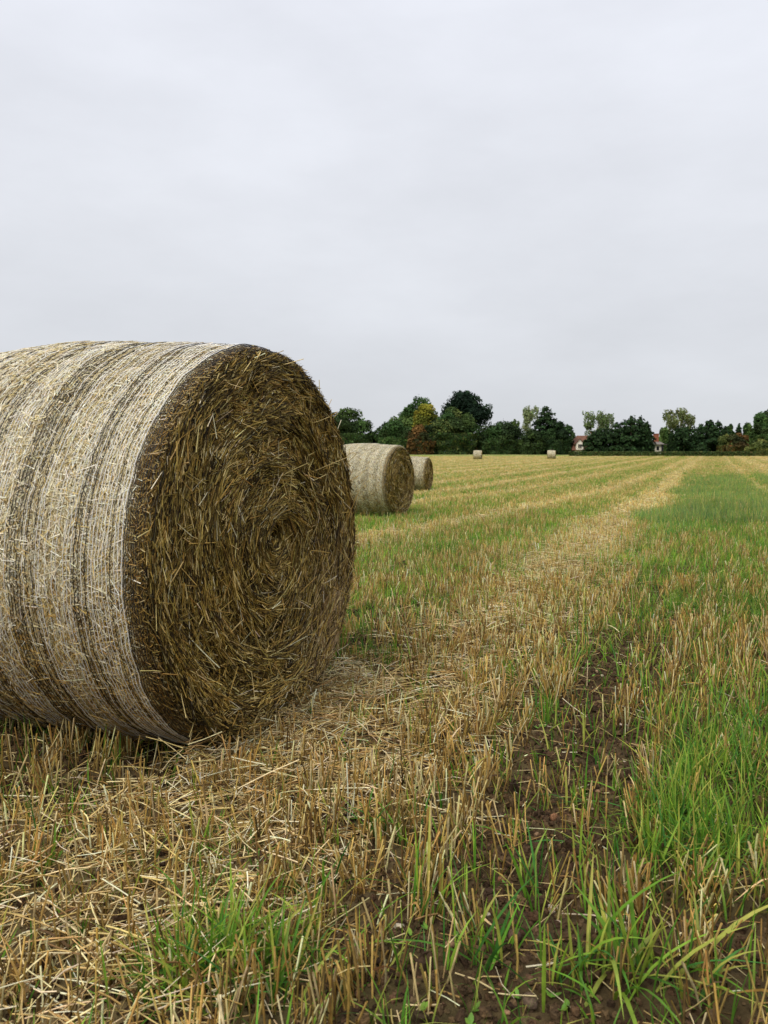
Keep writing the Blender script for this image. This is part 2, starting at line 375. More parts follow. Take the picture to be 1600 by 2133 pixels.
# a few long single stems in the foreground
for (ax, ay, bx_, by_, r) in ((905, 1660, 720, 1712, .004), (1250, 1270, 1130, 1310, .003), (700, 1700, 1010, 1760, .0028), (330, 1985, 620, 1935, .003), (20, 2060, 300, 2075, .003), (60, 1950, 220, 2100, .003)):
    def gp(px, py):
        d = CAMH * F / (py - HOR); return np.array([(px - 800) / F * d, d, 0])
    A, Bp = gp(ax, ay), gp(bx_, by_)
    A[2] = zg(A[0], A[1]) + .05; Bp[2] = zg(Bp[0], Bp[1]) + .04
    strands(lit, A[None], (Bp - A)[None], np.array([np.linalg.norm(Bp - A)]), np.array([r * .7]), lin((226, 206, 158))[None], np.array([[.01, .01, -.012]]), 4, 'quad')
tag(lit.build('loose_straw', M_STRAW), 'pale loose straw scattered between the stubble rows', 'straw', kind='stuff')

# green regrowth
grs = Bag()
def blades(px, py, L, wd, C, spread=.35, droop=.5, ns=4, prof='flat', z0=None):
    N = len(px); az = RNG.uniform(0, 2 * pi, N); sp = np.abs(RNG.normal(0, spread, N)) + .05
    D = np.stack([np.cos(az) * sp, np.sin(az) * sp, np.ones(N)], 1)
    dr = L * np.abs(RNG.normal(0, droop, N)) * (.3 + sp)
    B = np.stack([np.cos(az) * dr * .8, np.sin(az) * dr * .8, -dr * .75], 1)
    side = np.stack([np.cos(az), np.sin(az), np.zeros(N)], 1) + RNG.normal(0, .35, (N, 3))
    tp = {4: [.55, 1, .9, .6, .04], 2: [.7, 1, .05], 1: [1, .1], 6: [.5, .85, 1, .95, .8, .5, .03]}[ns]
    yel = pick([(186, 176, 84), (150, 170, 70)], N, .1); k = (RNG.random(N) < .18)[:, None]
    strands(grs, np.stack([px, py, zg(px, py) - .008], 1), D, L, wd, C * .9, B, ns, prof, tp, side, np.where(k, yel, C * 1.08))
x, y = sample(1600, .8, 160, 1.15)
stub, straw, g, pa, lu, tr = maps(x, y)
k = (RNG.random(len(x)) < np.clip(g, 0, 2.6) * .36) & clear(x, y); x, y, pa, lu = x[k], y[k], pa[k], lu[k]
for lo, hi, ns in ((0, 6, 4), (6, 16, 2), (16, 200, 1)):
    m = (y >= lo) & (y < hi); bx, by = x[m], y[m]; n = len(bx); rep = RNG.integers(1, 5, n); idx = np.repeat(np.arange(n), rep); N = len(idx)
    ks = np.maximum(1, (by[idx] / 5) ** .52)
    px = bx[idx] + RNG.normal(0, .008, N) * ks; py = by[idx] + RNG.normal(0, .008, N) * ks
    p = np.clip(pa[m][idx], 0, 1)
    C = np.where((RNG.random(N) < p * 1.1)[:, None], pick(PAL_BLU, N, .12), pick(PAL_GRN, N, .14, [3, 3, 2, 1.5, 1.2]))
    C = C + (C.mean(0) - C) * (1 - 1 / ks)[:, None] * .2; C = C * (.5 + 1.0 * fbm(px, py, .8, 120, 3))[:, None]
    L = RNG.uniform(.05, .14, N) * (1 + 1.1 * p + .3 * np.clip(lu[m][idx], 0, 1)) * RNG.uniform(.7, 1.4, n)[idx]
    blades(px, py, L, RNG.uniform(.0009, .0028, N) * ks * (1 if hi < 20 else 1.3), C, .33, .45, ns)
# distinct regrowth plants and tufts (pixel spot on the photo -> ground spot)
def tuft(px, py, n, L, wd, rad, spread=.4, droop=.6, pal=PAL_GRN):
    d = CAMH * F / (py - HOR); cx = (px - 800) / F * d
    N = n; C = pick(pal, N, .12); wd = wd * .68; n = N = n * 5 // 4; C = pick(pal, N, .12); L = L * 1.1
    blades(cx + RNG.normal(0, rad, N), d + RNG.normal(0, rad, N), L * RNG.uniform(.5, 1.15, N), wd * RNG.uniform(.6, 1.1, N), C, spread, droop, 6, 'fold')
TUFTS = [(420, 2110, 130, .17, .0042, .055, .55), (480, 2060, 60, .16, .0045, .04, .5), (340, 2125, 40, .13, .004, .04), (560, 2125, 14, .16, .0045, .02, .5), (640, 1990, 8, .15, .0045, .02),
         (790, 1790, 12, .13, .0045, .02), (850, 1790, 9, .14, .004, .02), (900, 1960, 9, .18, .0045, .02), (1010, 2080, 12, .2, .005, .02),
         (1130, 1900, 7, .17, .005, .02), (1090, 1790, 8, .14, .004, .015), (1200, 1700, 10, .12, .0045, .015), (1310, 2090, 16, .22, .007, .03, .3, .9), (1340, 2120, 14, .19, .006, .03),
         (1480, 2120, 10, .2, .006, .03), (1230, 2130, 12, .16, .005, .03), (1090, 1410, 60, .12, .004, .09), (1180, 1380, 25, .14, .004, .08), (740, 1530, 10, .13, .004, .03),
         (400, 1960, 12, .15, .004, .02), (405, 1820, 5, .2, .0055, .01, .15, .2), (290, 1850, 8, .13, .004, .03), (660, 1900, 8, .16, .005, .02), (70, 1850, 8, .1, .0045, .02), (870, 1480, 14, .14, .0035, .05),
         (1385, 1560, 12, .3, .003, .03, .12, .2), (1220, 1390, 5, .35, .003, .02, .08, .1), (1470, 1470, 12, .16, .0035, .08), (1560, 1420, 50, .12, .004, .1), (1530, 1900, 30, .14, .004, .06), (250, 1590, 12, .1, .004, .03), (110, 1545, 10, .12, .004, .05)]
TUFTS += [(1440 + RNG.uniform(-60, 140), 1750 + RNG.uniform(-190, 130), 26, .15, .0036, .05, .5, .7) for _ in range(16)]
for q in TUFTS: tuft(*q)
# tiny broad-leaved seedlings on the bare soil
sx = RNG.uniform(-.9, .9, 260); sy = RNG.uniform(1.2, 4, 260)
tr_ = maps(sx, sy)[5]; k = RNG.random(260) < .2 + .8 * tr_; sx, sy = sx[k], sy[k]
for j in range(4):
    N = len(sx); az = RNG.uniform(0, 2 * pi, N)
    strands(grs, np.stack([sx, sy, zg(sx, sy) + .006], 1), np.stack([np.cos(az), np.sin(az), np.full(N, .6)], 1), RNG.uniform(.01, .02, N), RNG.uniform(.003, .005, N), pick([(132, 170, 62), (110, 150, 60)], N), None, 3, 'flat', [.3, 1, 1, .2], np.tile([[0, 0, 1.]], (N, 1)))
tag(grs.build('grass', M_GRASS), 'green grass and cereal regrowth coming up through the stubble', 'grass', kind='stuff')

# flints and pebbles on the bare soil
peb = Bag()
x, y = sample(110, .8, 9, 1.0); tr = maps(x, y)[5]; k = RNG.random(len(x)) < .08 + .9 * tr; x, y = x[k], y[k]
lat = []; 
for i in range(5):
    for j in range(8):
        th = pi * (i) / 4; ph = 2 * pi * j / 8; lat.append((sin(th) * cos(ph), sin(th) * sin(ph), cos(th)))
lat = np.array(lat); qq = np.array([[i * 8 + j, i * 8 + (j + 1) % 8, (i + 1) * 8 + (j + 1) % 8, (i + 1) * 8 + j] for i in range(4) for j in range(8)])
pc = pick([(140, 108, 80), (120, 88, 62), (158, 132, 104), (96, 76, 60), (184, 168, 142)], len(x), .12)
for i in range(len(x)):
    r = RNG.gamma(2.5, .0022) + .0025; sc = r * RNG.uniform(.6, 1.3, 3) * np.array([1.2, 1, .7])
    V = lat * (1 + .18 * np.sin(lat @ RNG.normal(0, 2.5, (3, 1)) + RNG.random() * 6)) * sc; a = RNG.random() * 6.3
    V = V @ np.array([[cos(a), -sin(a), 0], [sin(a), cos(a), 0], [0, 0, 1]])
    peb.add(V + np.array([x[i], y[i], float(zg(x[i], y[i])) + r * .25]), qq, np.tile(pc[i][None], (len(lat), 1)))
tag(peb.build('pebbles', M_STONE), 'small brown and pale stones lying on the bare soil track', 'stones', kind='stuff')

# crumbly lumps of soil
cl = Bag(); x, y = sample(9000, .8, 7, 1.2); tr = maps(x, y)[5]; k = RNG.random(len(x)) < .4 + .6 * tr; x, y = x[k], y[k]; N = len(x)
r = RNG.gamma(1.3, .0024, N) + .0014; Vs = np.tile(lat[None], (N, 1, 1))
amp = 1 + .22 * np.sin(np.einsum('kj,njl->nk', lat, RNG.normal(0, 3.5, (N, 3, 1))) + RNG.random((N, 1)) * 6) + RNG.normal(0, .13, (N, len(lat)))
Vs = Vs * amp[..., None] * (r[:, None] * RNG.uniform(.7, 1.3, (N, 3)))[:, None]
Vs = Vs + np.stack([x, y, zg(x, y) + r * .3], 1)[:, None]
cl.add(Vs.reshape(-1, 3), (qq[None] + (np.arange(N) * len(lat))[:, None, None]).reshape(-1, 4), np.repeat(pick([(76, 58, 39), (62, 47, 32), (92, 72, 49)], N, .12), len(lat), axis=0))
tag(cl.build('soil_clods', M_STONE, None, False), 'crumbly dark brown lumps of soil between the stubble', 'soil', kind='stuff')

# ------------------------------------------------------------------ round bales
def squash(V, R):
    """a bale sags: narrower on top, wider and flatter towards the ground"""
    V = V.copy(); q = (R - V[:, 2]) / R
    V[:, 1] *= 1 + .030 * q
    low = np.clip(q - .9, 0, 1); V[:, 2] += low * low * 1.0
    return V
def rim(xa, fil=.055):
    """radius loss at axial position xa (0 = face, negative inwards)"""
    e = np.clip((np.asarray(xa, float) + fil) / fil, 0, 1); e2 = np.clip((-np.asarray(xa, float) - BW + fil) / fil, 0, 1)
    return fil * .8 * (2 - np.sqrt(1 - .999 * e * e) - np.sqrt(1 - .999 * e2 * e2))
BAND = np.array([0, .055, .15, .23, .33, .45, .55, .66, .76, .86, .95, 1.06, 1.17, 1.3])
def is_dark(a):   # a = distance in from the face
    i = np.searchsorted(BAND, a, side='right') - 1
    return (i % 2) == 0
def bale(name, label, x, y, th, R, seed, nb, nf, ns, wscale, lite=0.0, strand_sp=.0125, zig=True, stick=900):
    rng = np.random.default_rng(seed)
    z = float(zland(y))
    root = empty(name, (x, y, z - .012), -radians(th))
    tag(root, label, 'straw bale', 'round straw bales in the field')
    bul = lambda xa: .047 * np.sin(pi * np.clip(-np.asarray(xa) / BW, 0, 1) ** 1.6) ** .8
    lump = lambda xa, ph: bul(xa) + .010 * (fbm(xa, ph * R, .25, seed, 3) - .5) * 2 + .005 * (fbm(xa, ph * R, .06, seed + 3, 2) - .5) * 2
    # relief of the flat ends
    hx, hz = .03, .03
    def relief(yy, zz):
        r = np.hypot(yy, zz); ph = np.arctan2(zz, yy)
        a = fbm(yy, zz, .17, seed + 5, 3) - .5
        sp = np.sin(r / .075 * 1.0 * 2 * pi / 2 + ph + 4 * a)
        e = .012 - .02 * (r / R) ** 2 + .035 * a + .013 * sp * np.clip(r / .12, 0, 1)
        e -= .085 * np.exp(-((yy - hx) ** 2 + (zz - hz - .02) ** 2) / .045 ** 2)
        e -= .095 * np.exp(-((yy + .0) ** 2 / .12 ** 2 + (zz + .30 * R / .65) ** 2 / .05 ** 2))
        e -= .03 * np.exp(-((yy - .12) ** 2 + (zz - .33) ** 2) / .08 ** 2)
        k = np.clip(r / (R - .05), 0, 1) ** 10; q = np.clip((r - (R - .052)) / .05, 0, .98)
        return (e - .006) * (1 - k) - .05 * (1 - np.sqrt(1 - q * q))
    # packed core
    nphi = 200 if wscale < 1.5 else 72; nxa = 60 if wscale < 1.5 else 24
    ph = np.linspace(0, 2 * pi, nphi, endpoint=False); xa = np.linspace(-BW, 0, nxa)
    xa = np.unique(np.concatenate([xa, -np.linspace(0, .055, 8), -BW + np.linspace(0, .055, 8)])); nxa = len(xa)
    PH, XA = np.meshgrid(ph, xa); rr = R - .014 * min(wscale, 1.5) - rim(XA) + lump(XA, PH)
    rr[:, -1] = rr[:, -1]
    core = Bag()
    V = np.stack([XA, rr * np.cos(PH), rr * np.sin(PH) + R], -1).reshape(-1, 3)
    i = np.arange(nphi); j = (i + 1) % nphi
    Q = np.concatenate([np.stack([i + r * nphi, j + r * nphi, j + (r + 1) * nphi, i + (r + 1) * nphi], 1) for r in range(nxa - 1)])
    core.add(squash(V, R), Q, np.ones((len(V), 3)))
    for e, x0 in ((1, 0), (-1, -BW)):
        edge = rr[-1 if e > 0 else 0]
        fr = np.concatenate([np.linspace(1, .0, 34 if wscale < 1.5 else 14)])
        FR, PP = np.meshgrid(fr, ph, indexing='ij'); rad = FR * edge[None]
        yy = rad * np.cos(PP); zz = rad * np.sin(PP)
        xx = x0 + e * (relief(yy, zz) - .014 * (1 - FR ** 8)) * (1 - FR ** 30)
        V = np.stack([xx, yy, zz + R], -1).reshape(-1, 3)
        Q = np.concatenate([np.stack([i + r * nphi, i + (r + 1) * nphi, j + (r + 1) * nphi, j + r * nphi], 1) for r in range(len(fr) - 1)])
        core.add(squash(V, R), Q, np.ones((len(V), 3)))
    core.build('packed_straw', M_CORE, root)
    # straw under the net on the barrel
    bag = Bag(); N = nb
    xa = rng.uniform(-BW + .004, -.004, N); ph = rng.uniform(0, 2 * pi, N)
    ang = rng.normal(0, .75, N) + np.where(rng.random(N) < .25, pi / 2, 0)
    er = np.stack([np.zeros(N), np.cos(ph), np.sin(ph)], 1); et = np.stack([np.zeros(N), -np.sin(ph), np.cos(ph)], 1); ex = np.tile([[1., 0, 0]], (N, 1))
    D = et * np.cos(ang)[:, None] + ex * np.sin(ang)[:, None] + er * rng.normal(0, .035, (N, 1))
    L = (rng.gamma(3, .0095, N) + .010) * wscale ** .5
    r0 = R - rim(xa) + lump(xa, ph) + rng.uniform(-.012, .0055, N) - L ** 2 / (8 * R) * 0
    L = np.minimum(L, .16)
    P = ex * xa[:, None] + er * r0[:, None] - D * (L / 2)[:, None] - er * ((L / 2) ** 2 * np.cos(ang) ** 2 / (2 * R))[:, None] * 1.0
    # keep inside the bale's width
    B = -er * (L ** 2 * np.cos(ang) ** 2 / (2 * R))[:, None] * .5
    P[:, 2] += R
    ok = (P[:, 0] < .006) & ((P + D * L[:, None])[:, 0] < .006) & (P[:, 0] > -BW) & ((P + D * L[:, None])[:, 0] > -BW)
    C = pick([(216, 204, 170), (206, 190, 146), (198, 172, 106), (164, 140, 88), (224, 216, 192), (112, 93, 56)], N, .10, [3.6, 2.6, 1.2 - lite * .6, 1.1 - lite * .6, 3.4 + lite, .9 - lite * .7], rng)
    low = smooth(.3, -.8, np.sin(ph))[:, None]                  # lower half less weather-bleached, more golden
    gold = pick([(190, 158, 92), (160, 124, 62), (206, 184, 134), (96, 72, 38)], N, .12, [3, 2.4, 1.6, 1.4], rng)
    C = np.where(rng.random((N, 1)) < low * .85 * (1 - .5 * lite), gold, C)
    dk = is_dark(-xa)[:, None]; C = np.minimum(C * np.where(dk, .90 + .07 * lite, 1.03) * (.92 + .3 * fbm(xa * 2.2, ph * R * .5, .09, seed + 80, 3))[:, None], .85)
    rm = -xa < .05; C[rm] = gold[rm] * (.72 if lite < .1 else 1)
    side = er + rng.normal(0, .3, (N, 3))
    strands(bag, P[ok], D[ok], L[ok], (rng.uniform(.00055, .00125, N) * wscale)[ok], C[ok], B[ok], 1, 'flat', side=np.cross(D, np.cross(er, D))[ok] + rng.normal(0, .35, (ok.sum(), 3)))
    bag.V = [squash(v, R) for v in bag.V]
    bag.build('barrel_straw', M_STRAW, root)
    # straw ends on the flat faces
    bag = Bag()
    for e, x0, N in ((1, 0., nf), (-1, -BW, nf // 5)):
        rad = (R - .02) * np.sqrt(rng.random(N)) ; ph = rng.uniform(0, 2 * pi, N)
        yy = rad * np.cos(ph); zz = rad * np.sin(ph)
        pat = fbm(yy, zz, .09, seed + 40, 2)
        ang = rng.normal(0, .21, N) + (fbm(yy, zz, .14, seed + 50, 2) - .5) * .9 + (rng.random(N) < .08) * rng.normal(0, 1.3, N)
        er = np.stack([np.zeros(N), np.cos(ph), np.sin(ph)], 1); et = np.stack([np.zeros(N), -np.sin(ph), np.cos(ph)], 1)
        D = et * np.cos(ang)[:, None] + er * np.sin(ang)[:, None]
        D[:, 0] = rng.normal(0, .12, N); D = unit(D)
        L = (rng.gamma(3.5, .019, N) + .025) * wscale ** .5; L = np.minimum(L, np.maximum(.05, rad * 1.1))
        dep = rng.random(N) ** 1.3
        xx = x0 + e * (relief(yy, zz) + .004 - .030 * dep * min(wscale, 1.3))
        P = np.stack([xx, yy, zz], 1) - D * (L / 2)[:, None]
        cv = np.minimum((L / 2) ** 2 / (2 * np.maximum(rad, .06)), .02) * np.cos(ang) ** 2
        P = P - er * cv[:, None]
        # bending back onto the arc: stalk is split so its middle lies outwards
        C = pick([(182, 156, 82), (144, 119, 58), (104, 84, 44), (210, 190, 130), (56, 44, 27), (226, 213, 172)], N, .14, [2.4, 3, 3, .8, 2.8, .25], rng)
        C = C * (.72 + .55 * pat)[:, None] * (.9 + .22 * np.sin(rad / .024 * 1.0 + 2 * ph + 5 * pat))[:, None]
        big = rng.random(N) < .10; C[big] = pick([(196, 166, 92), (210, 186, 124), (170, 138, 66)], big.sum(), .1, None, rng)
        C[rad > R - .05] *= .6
        far_ = smooth(.1, .8, yy / R) * smooth(.3, -.7, zz / R)        # greyer, weathered straw on the far lower side
        grey = pick([(168, 142, 98), (140, 116, 78), (188, 166, 124), (104, 84, 56)], N, .1, None, rng)
        C = np.where(rng.random((N, 1)) < .7 * far_[:, None], grey, C)
        out_ = np.hypot((P + D * L[:, None])[:, 1], (P + D * L[:, None])[:, 2])
        ok = (out_ < R - .004) & (np.hypot(P[:, 1], P[:, 2]) < R - .004)
        P[:, 2] += R
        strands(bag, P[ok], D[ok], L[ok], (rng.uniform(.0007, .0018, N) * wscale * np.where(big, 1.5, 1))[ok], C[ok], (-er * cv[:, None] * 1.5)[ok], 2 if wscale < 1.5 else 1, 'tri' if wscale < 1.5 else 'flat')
        # loose ends standing off the face
        N = stick if e > 0 else stick // 4
        rad = (R - .03) * np.sqrt(rng.random(N)); ph = rng.uniform(0, 2 * pi, N); yy = rad * np.cos(ph); zz = rad * np.sin(ph)
        et = np.stack([np.zeros(N), -np.sin(ph), np.cos(ph)], 1)
        D = et * rng.choice([-1, 1], N)[:, None] + rng.normal(0, .55, (N, 3)); D[:, 2] -= .25; D[:, 0] = e * np.abs(rng.normal(0.05, .22, N)); D = unit(D)
        L = rng.gamma(3.5, .016, N) + .02
        P = np.stack([x0 + e * (relief(yy, zz) - .004), yy, zz + R], 1)
        C = pick([(214, 190, 128), (190, 156, 84), (232, 220, 184), (160, 124, 62)], N, .12, [3, 2.5, 1, 2], rng)
        strands(bag, P, D, L, rng.uniform(.0008, .0017, N) * wscale, C, rng.normal(0, .006, (N, 3)), 2, 'tri' if wscale < 1.5 else 'flat')
        # wisps sticking out past the rim
        N = stick // 7; ph = rng.uniform(-.3, pi + .3, N)
        er = np.stack([np.zeros(N), np.cos(ph), np.sin(ph)], 1); et = np.stack([np.zeros(N), -np.sin(ph), np.cos(ph)], 1)
        D = et * rng.choice([-1, 1], N)[:, None] + er * np.abs(rng.normal(0.02, .25, N))[:, None]; D[:, 0] = e * rng.normal(.1, .3, N); D = unit(D)
        P = er * (R - .045); P[:, 2] += R; P[:, 0] = x0 - e * rng.uniform(-.01, .05, N)
        strands(bag, P, D, rng.uniform(.02, .07, N), rng.uniform(.0009, .0016, N) * wscale, pick([(190, 160, 96), (130, 98, 52)], N, .1, None, rng), None, 1, 'tri')
    bag.V = [squash(v, R) for v in bag.V]
    bag.build('end_straw', M_STRAW, root)
    # wispy ends poking through the net
    # net wrap
    net = Bag()
    pos = np.concatenate([np.arange(-.004, .06, strand_sp * .55), np.arange(.06, BW + .002, strand_sp)]); nsg = ns
    ph = np.linspace(0, 2 * pi, nsg, endpoint=False)
    strand_xy = []
    for q, a in enumerate(pos):
        wob = (vn(ph * 3.0, np.full(nsg, a * 50), .25, seed + 60) - .5) * .0022 + (vn(ph * 1.0, np.full(nsg, a * 5), .4, seed + 61) - .5) * .004
        wob += (wob[0] - wob[-1]) * np.linspace(0, 1, nsg) - 0
        axp = -(a + wob); axp = np.clip(axp, -BW, .0)
        if a < 0: axp = np.full(nsg, .004) + wob * .3
        loss = rim(np.minimum(axp, 0))
        r_ = R + .0072 * min(wscale, 1.4) - loss + lump(axp, ph) * .9 + (vn(ph * R, np.full(nsg, a), .03, seed + 9) - .5) * .003
        dark = bool(is_dark(max(a, 0)))
        if a > .057 and rng.random() < (.3 if dark else .05): dark = not dark
        strand_xy.append((axp, r_, dark))
        hw = (.00075 if not dark else .0012) * (wscale ** .8)
        a0 = rng.uniform(-.5, .5)
        up = np.stack([axp - hw * cos(a0), (r_ + hw * sin(a0)) * np.cos(ph), (r_ + hw * sin(a0)) * np.sin(ph) + R], 1)
        dn = np.stack([axp + hw * cos(a0), (r_ - hw * sin(a0)) * np.cos(ph), (r_ - hw * sin(a0)) * np.sin(ph) + R], 1)
        tp = np.stack([axp, (r_ + hw * 1.3) * np.cos(ph), (r_ + hw * 1.3) * np.sin(ph) + R], 1)
        V = np.concatenate([up, tp, dn]); i = np.arange(nsg); j = (i + 1) % nsg
        Q = np.concatenate([np.stack([i, j, j + nsg, i + nsg], 1), np.stack([i + nsg, j + nsg, j + 2 * nsg, i + 2 * nsg], 1)])
        c = lin((232, 230, 226)) * rng.uniform(.7, 1.0) if not dark else lin((34, 32, 30)) * rng.uniform(.7, 1.6)
        if a > .05 and rng.random() < (.15 if not dark else .12): c = lin((196, 176, 128)) * rng.uniform(.5, 1.0)
        c = c * (1 - lite) + lin((206, 196, 160)) * lite * (.72 if dark else 1)
        net.add(squash(V, R), Q, np.tile(c[None], (len(V), 1)))
    if zig:
        pitch = .028
        nz_ = int(2 * pi * R / pitch)
        for q in range(len(strand_xy) - 1):
            A, B_ = strand_xy[q], strand_xy[q + 1]
            ia = (np.arange(nz_) / nz_ * nsg).astype(int); ib = ((np.arange(nz_) + .5) / nz_ * nsg).astype(int)
            def pt(S, ii): return np.stack([S[0][ii], S[1][ii] * np.cos(ph[ii]), S[1][ii] * np.sin(ph[ii]) + R], 1)
            P0 = pt(A, ia); P1 = pt(B_, ib); P2 = pt(A, np.roll(ia, -1))
            for Pa, Pb in ((P0, P1), (P1, P2)):
                d = Pb - Pa; L = np.linalg.norm(d, axis=1); n = len(d)
                kk = rng.random(n) < (.5 if not A[2] else .35 if q > 9 else .2)
                c = lin((204, 192, 160)) if not A[2] else lin((46, 42, 38))
                tmp = Bag(); strands(tmp, Pa[kk], d[kk], L[kk], .00045 * wscale, np.tile(c[None], (kk.sum(), 1)), None, 1, 'flat', side=np.stack([np.zeros(n), Pa[:, 1], Pa[:, 2] - R], 1)[kk] + rng.normal(0, .1, (kk.sum(), 3)))
                net.add(squash(tmp.V[0], R), tmp.Q[0], tmp.C[0])
    net.build('net_wrap', M_NET, root)
    return root
b0, b1, b2, b3, b4 = BALES
bale('straw_bale', 'huge close round bale with dark straw end, cut by the left edge of the photo', *b0, 11, 290000, 85000, 360, 1.0, 0.0, .0115, True, 1500)
bale('straw_bale', 'middle-sized round bale just right behind the huge close one', *b1, 23, 44000, 22000, 120, 1.9, .7, .02, False, 500)
bale('straw_bale', 'small round bale half hidden behind the middle-sized one', *b2, 31, 16000, 7000, 90, 3.0, .7, .035, False, 160)
bale('straw_bale', 'tiny distant round bale in front of the dark bushes, left of the two far ones', *b3, 41, 9000, 2500, 60, 5, .9, .08, False, 30)
bale('straw_bale', 'tiny distant round bale near the tall dark tree and red-roofed house', *b4, 53, 9000, 2500, 60, 5, .9, .08, False, 30)

# ------------------------------------------------------------------ trees
def wx(px, d): return (px - 800) / F * d
def leaves(bag, P, Nn, size, C, rng, jit=.55):
    """leaf clumps: small bent four-cornered faces facing roughly along Nn"""
    N = len(P); n = unit(unit(Nn) + rng.normal(0, jit, (N, 3))); a = unit(np.cross(n, rng.normal(size=(N, 3)))); b = np.cross(n, a)
    s = size * rng.uniform(.5, 1.25, N); asp = rng.uniform(.5, .9, N)
    V = np.stack([P + a * s[:, None], P + b * (s * asp)[:, None] + n * (s * .2)[:, None], P - a * s[:, None], P - b * (s * asp)[:, None] + n * (s * .1)[:, None]], 1).reshape(-1, 3)
    bag.add(V, np.arange(N * 4).reshape(-1, 4), np.repeat(C, 4, axis=0))
def trunk_of(root, rng, h, r, sp, col, nl=7, top=.75):
    bg = Bag(); pts = [(0, 0, -.3)]; 
    for t_ in np.linspace(.1, 1, 6): pts.append((rng.normal(0, .03 * h * t_), rng.normal(0, .03 * h * t_), h * top * t_))
    rads = r * np.array([1.35, 1, .85, .7, .52, .34, .12]); tube(bg, pts, rads, col, 9)
    for i in range(nl):
        t_ = rng.uniform(.28, .95); p0 = np.array([np.interp(t_ * h * top, [q[2] for q in pts], [q[k] for q in pts]) for k in range(3)])
        az = rng.uniform(0, 2 * pi); Ln = sp * rng.uniform(.5, .9); up = rng.uniform(.3, .9) * Ln
        e = p0 + np.array([cos(az) * Ln, sin(az) * Ln, up]); mpt = (p0 + e) / 2 + np.array([0, 0, -.08 * Ln])
        tube(bg, [p0, mpt, e], [r * .38, r * .22, r * .05], col, 6)
    return bg.build('trunk', M_BARK, root)
G_D = [(52, 66, 36), (42, 56, 32), (62, 78, 40)]; G_M = [(66, 88, 44), (54, 76, 40), (84, 104, 54)]; G_L = [(96, 116, 62), (82, 104, 56), (118, 134, 78)]
G_Y = [(128, 124, 44), (104, 108, 42), (82, 94, 40), (144, 134, 52)]; G_R = [(96, 72, 40), (76, 64, 38), (112, 84, 46), (58, 62, 36)]
G_C = [(40, 58, 32), (50, 70, 38), (34, 48, 28)]; G_B = [(128, 140, 96), (108, 122, 80), (146, 152, 104)]; G_O = [(84, 92, 48), (104, 106, 56), (70, 82, 44)]
BARK = lin((88, 76, 62)); BIRCH = lin((176, 170, 158))
